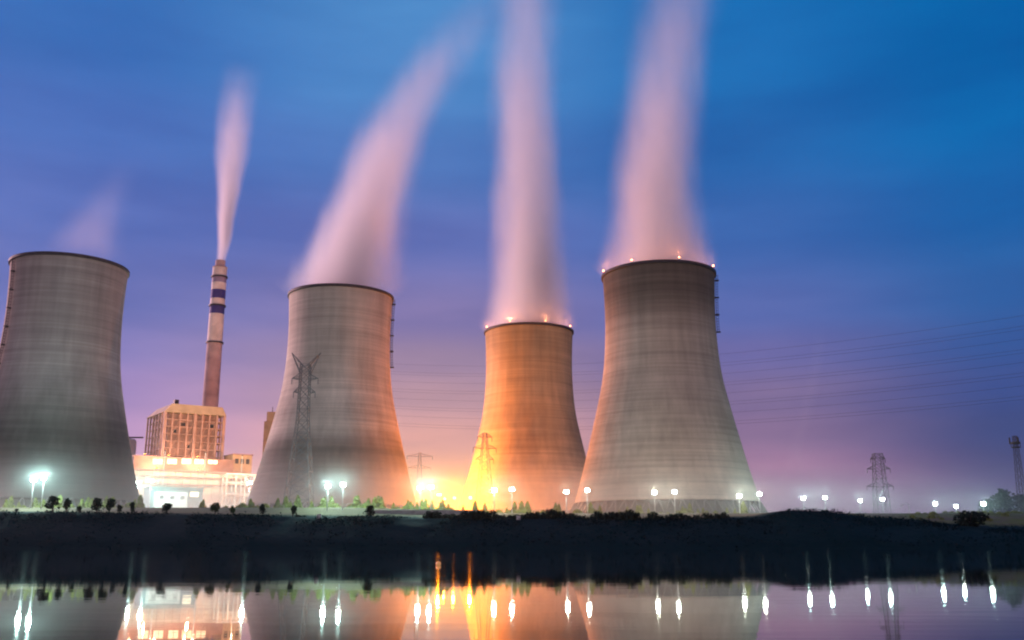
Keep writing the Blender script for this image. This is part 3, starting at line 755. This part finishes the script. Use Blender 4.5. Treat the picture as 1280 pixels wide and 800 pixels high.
# ------------------------------------------------------------------ steam
def plume(name, label, D, rows, K, tint=(1,.985,.99), g=.35, seed=0, soft=.55):
    """rows: (centre u, v, half width in px, density). Built as a soft volume at real size along its own axis"""
    P = []
    for u, v, hw, d in rows:
        p = at(u, v, D); P.append((p.x, p.z, 1.17*hw/F*D/(CP-((400-v)/F)*SP), d**1.6))
    P.sort(key=lambda a: a[1])
    z0, z1 = P[0][1], P[-1][1]; xo = P[0][0]
    cmin = min(p[0] for p in P)-xo-1; cmax = max(p[0] for p in P)-xo+1; rmax = max(p[2] for p in P)*1.05
    b_ = MB(); n = 24; ring = []
    for i in range(25):
        z = z0+(z1-z0)*i/24
        for a, c in zip(P, P[1:]):
            if z <= c[1]+1e-6: break
        k = (z-a[1])/(c[1]-a[1]); x = a[0]+(c[0]-a[0])*k-xo; r = (a[2]+(c[2]-a[2])*k)*1.35+.3
        if i == 0: r = P[0][2]*1.0
        ring.append((x, z-z0, r))
    vs_ = [(x+r*math.cos(6.2832*k/n), r*math.sin(6.2832*k/n), z) for x, z, r in ring for k in range(n)]
    fs = [(i*n+k, i*n+(k+1)%n, (i+1)*n+(k+1)%n, (i+1)*n+k) for i in range(24) for k in range(n)]+[tuple(range(n-1,-1,-1)), tuple(range(24*n, 25*n))]
    b_.add(vs_, fs)
    m = bpy.data.materials.new(name+'_vapour'); m.use_nodes = True; gg = G(m); m.node_tree.nodes.clear()
    oc = gg.n('ShaderNodeTexCoord').outputs['Object']; sp = gg.n('ShaderNodeSeparateXYZ'); gg.put(oc, sp.inputs[0])
    t = gg.math('DIVIDE', sp.outputs[2], z1-z0, clamp=True)
    rp = gg.n('ShaderNodeValToRGB'); rp.color_ramp.interpolation = 'CARDINAL'; gg.put(t, rp.inputs[0])
    es = rp.color_ramp.elements
    while len(es) < len(P): es.new(.5)
    for i, p in enumerate(P): es[i].position = (p[1]-z0)/(z1-z0)
    for i, p in enumerate(P): es[i].color = ((p[0]-xo-cmin)/(cmax-cmin), p[2]/rmax, p[3], 1)
    sr = gg.n('ShaderNodeSeparateColor'); gg.put(rp.outputs[0], sr.inputs[0])
    cx = gg.math('ADD', gg.math('MULTIPLY', sr.outputs[0], cmax-cmin), cmin)
    rr = gg.math('MAXIMUM', gg.math('MULTIPLY', sr.outputs[1], rmax), .3)
    dx = gg.math('SUBTRACT', sp.outputs[0], cx)
    d = gg.math('SQRT', gg.math('ADD', gg.math('MULTIPLY', dx, dx), gg.math('MULTIPLY', sp.outputs[1], sp.outputs[1])))
    of = gg.n('ShaderNodeVectorMath', _operation='ADD'); gg.put(oc, of.inputs[0]); of.inputs[1].default_value = (seed*50, seed*20, 0)
    nz1 = gg.noise(of.outputs[0], (.05,.05,.014), 1, 3, .55)
    rho = gg.math('DIVIDE', d, rr)
    rho = gg.math('ADD', rho, gg.rng(nz1, .25, .75, -.19, .19))
    fall = gg.math('POWER', gg.rng(rho, 1.2, .05, 0, 1, True), 1.35)
    de = gg.math('MULTIPLY', gg.math('MULTIPLY', fall, sr.outputs[2]), gg.math('MULTIPLY', gg.rng(nz1, .2, .8, 1.3, .7), K))
    pv = gg.n('ShaderNodeVolumePrincipled'); pv.inputs['Color'].default_value = (*tint, 1); pv.inputs['Anisotropy'].default_value = g
    gg.put(gg.math('MAXIMUM', de, 0.0), pv.inputs['Density'])
    out = gg.n('ShaderNodeOutputMaterial'); gg.put(pv.outputs[0], out.inputs['Volume'])
    o = b_.build(name, m); o.location = (xo, D, z0); tag(o, label, 'steam')
    return o
plume('steam_plume', 'faint thin wisp of steam over the left tower', 465, [(106,322,46,.5),(110,300,38,.9),(124,270,30,.8),(140,240,24,.5),(158,205,22,.18),(178,170,22,0)], .013, seed=1, soft=.9)
plume('smoke_plume', 'narrow pink smoke plume rising from the banded chimney', 800, [(276,326,5.2,1),(281,300,7.6,1),(283,270,10,.8),(286,240,13,.6),(289,200,17,.42),(294,160,20,.26),(299,120,22,.13),(305,85,24,.03),(310,60,25,0)], .42, seed=2, soft=.95)
plume('steam_plume', 'pink steam plume bending right above the banded grey tower', 524, [(427,366,62,1),(430,350,60,1),(438,325,55,1),(446,300,52,.95),(456,265,47,.9),(465,235,45,.75),(478,200,44,.62),(494,165,43,.45),(513,130,42,.36),(536,95,40,.31),(562,60,40,.22),(590,20,42,.12),(615,-15,48,0)], .12, seed=3, soft=.75, )
plume('steam_plume', 'straight pink steam plume above the orange glowing tower', 616, [(661,411,52,1),(661,395,49,1),(661,370,46,1),(661,335,43,.95),(660,290,40,.85),(659,240,39,.75),(657,190,38,.62),(656,130,38,.48),(656,70,38,.34),(656,0,39,.24),(656,-60,42,.1),(656,-110,46,0)], .14, seed=4, soft=.85)
plume('steam_plume', 'widest pink steam plume, over the broad tan tower with rim lamps', 480, [(822,338,63,1),(822,325,60,1),(821,300,55,1),(820,265,51,.92),(820,225,48,.82),(822,180,46,.68),(827,130,46,.52),(834,80,47,.4),(843,30,50,.28),(852,-20,54,.16),(862,-70,60,.07),(870,-110,66,0)], .115, seed=5, soft=.8)
plume('pale_streak', 'very faint pale streak in the air right of the broad tan tower', 620, [(968,628,8,.3),(985,590,10,.8),(1000,540,11,.9),(1012,490,10,.8),(1022,440,9,.6),(1028,400,9,0)], .006, seed=6, soft=1.0)  # faint pale streak drawn as a thin soft volume
MIST = .0042
# low mist volume added so the lamps round the plant foot get halos
b_ = MB(); b_.box(-290, 340, 366, 690, 9, 47)
m = bpy.data.materials.new('halo_mist_air'); m.use_nodes = True; m.node_tree.nodes.clear(); gg = G(m)
geo = gg.n('ShaderNodeNewGeometry').outputs['Position']; sp = gg.n('ShaderNodeSeparateXYZ'); gg.put(geo, sp.inputs[0])
fz = gg.math('POWER', gg.rng(sp.outputs[2], 16, 46, 1, 0), 1.6)
nzm = gg.noise(geo, (.02,.02,.05), 1, 2, .5)
pv = gg.n('ShaderNodeVolumePrincipled'); pv.inputs['Color'].default_value = (.98,.98,.98,1); pv.inputs['Anisotropy'].default_value = .55
gg.put(gg.math('MULTIPLY', gg.math('MULTIPLY', fz, gg.rng(nzm, .3, .7, .6, 1.4)), gg.rng(sp.outputs[0], 110, 190, MIST, MIST*.5)), pv.inputs['Density'])
gg.put(pv.outputs[0], gg.n('ShaderNodeOutputMaterial').inputs['Volume'])
tag(b_.build('halo_mist', m), 'low mist added for halos around the lamps and tower feet', 'mist', kind='stuff')
HAZE = .000015
if HAZE:
    b_ = MB(); b_.box(-900, 900, -90, 1500, -4.2, 420)
    m = bpy.data.materials.new('haze_air'); m.use_nodes = True; m.node_tree.nodes.clear(); gg = G(m)
    pv = gg.n('ShaderNodeVolumePrincipled'); pv.inputs['Color'].default_value = (.93,.93,.95,1); pv.inputs['Density'].default_value = HAZE; pv.inputs['Anisotropy'].default_value = .7
    gg.put(pv.outputs[0], gg.n('ShaderNodeOutputMaterial').inputs['Volume'])
    tag(b_.build('haze', m), 'thin night haze over the plant', 'haze', kind='stuff')
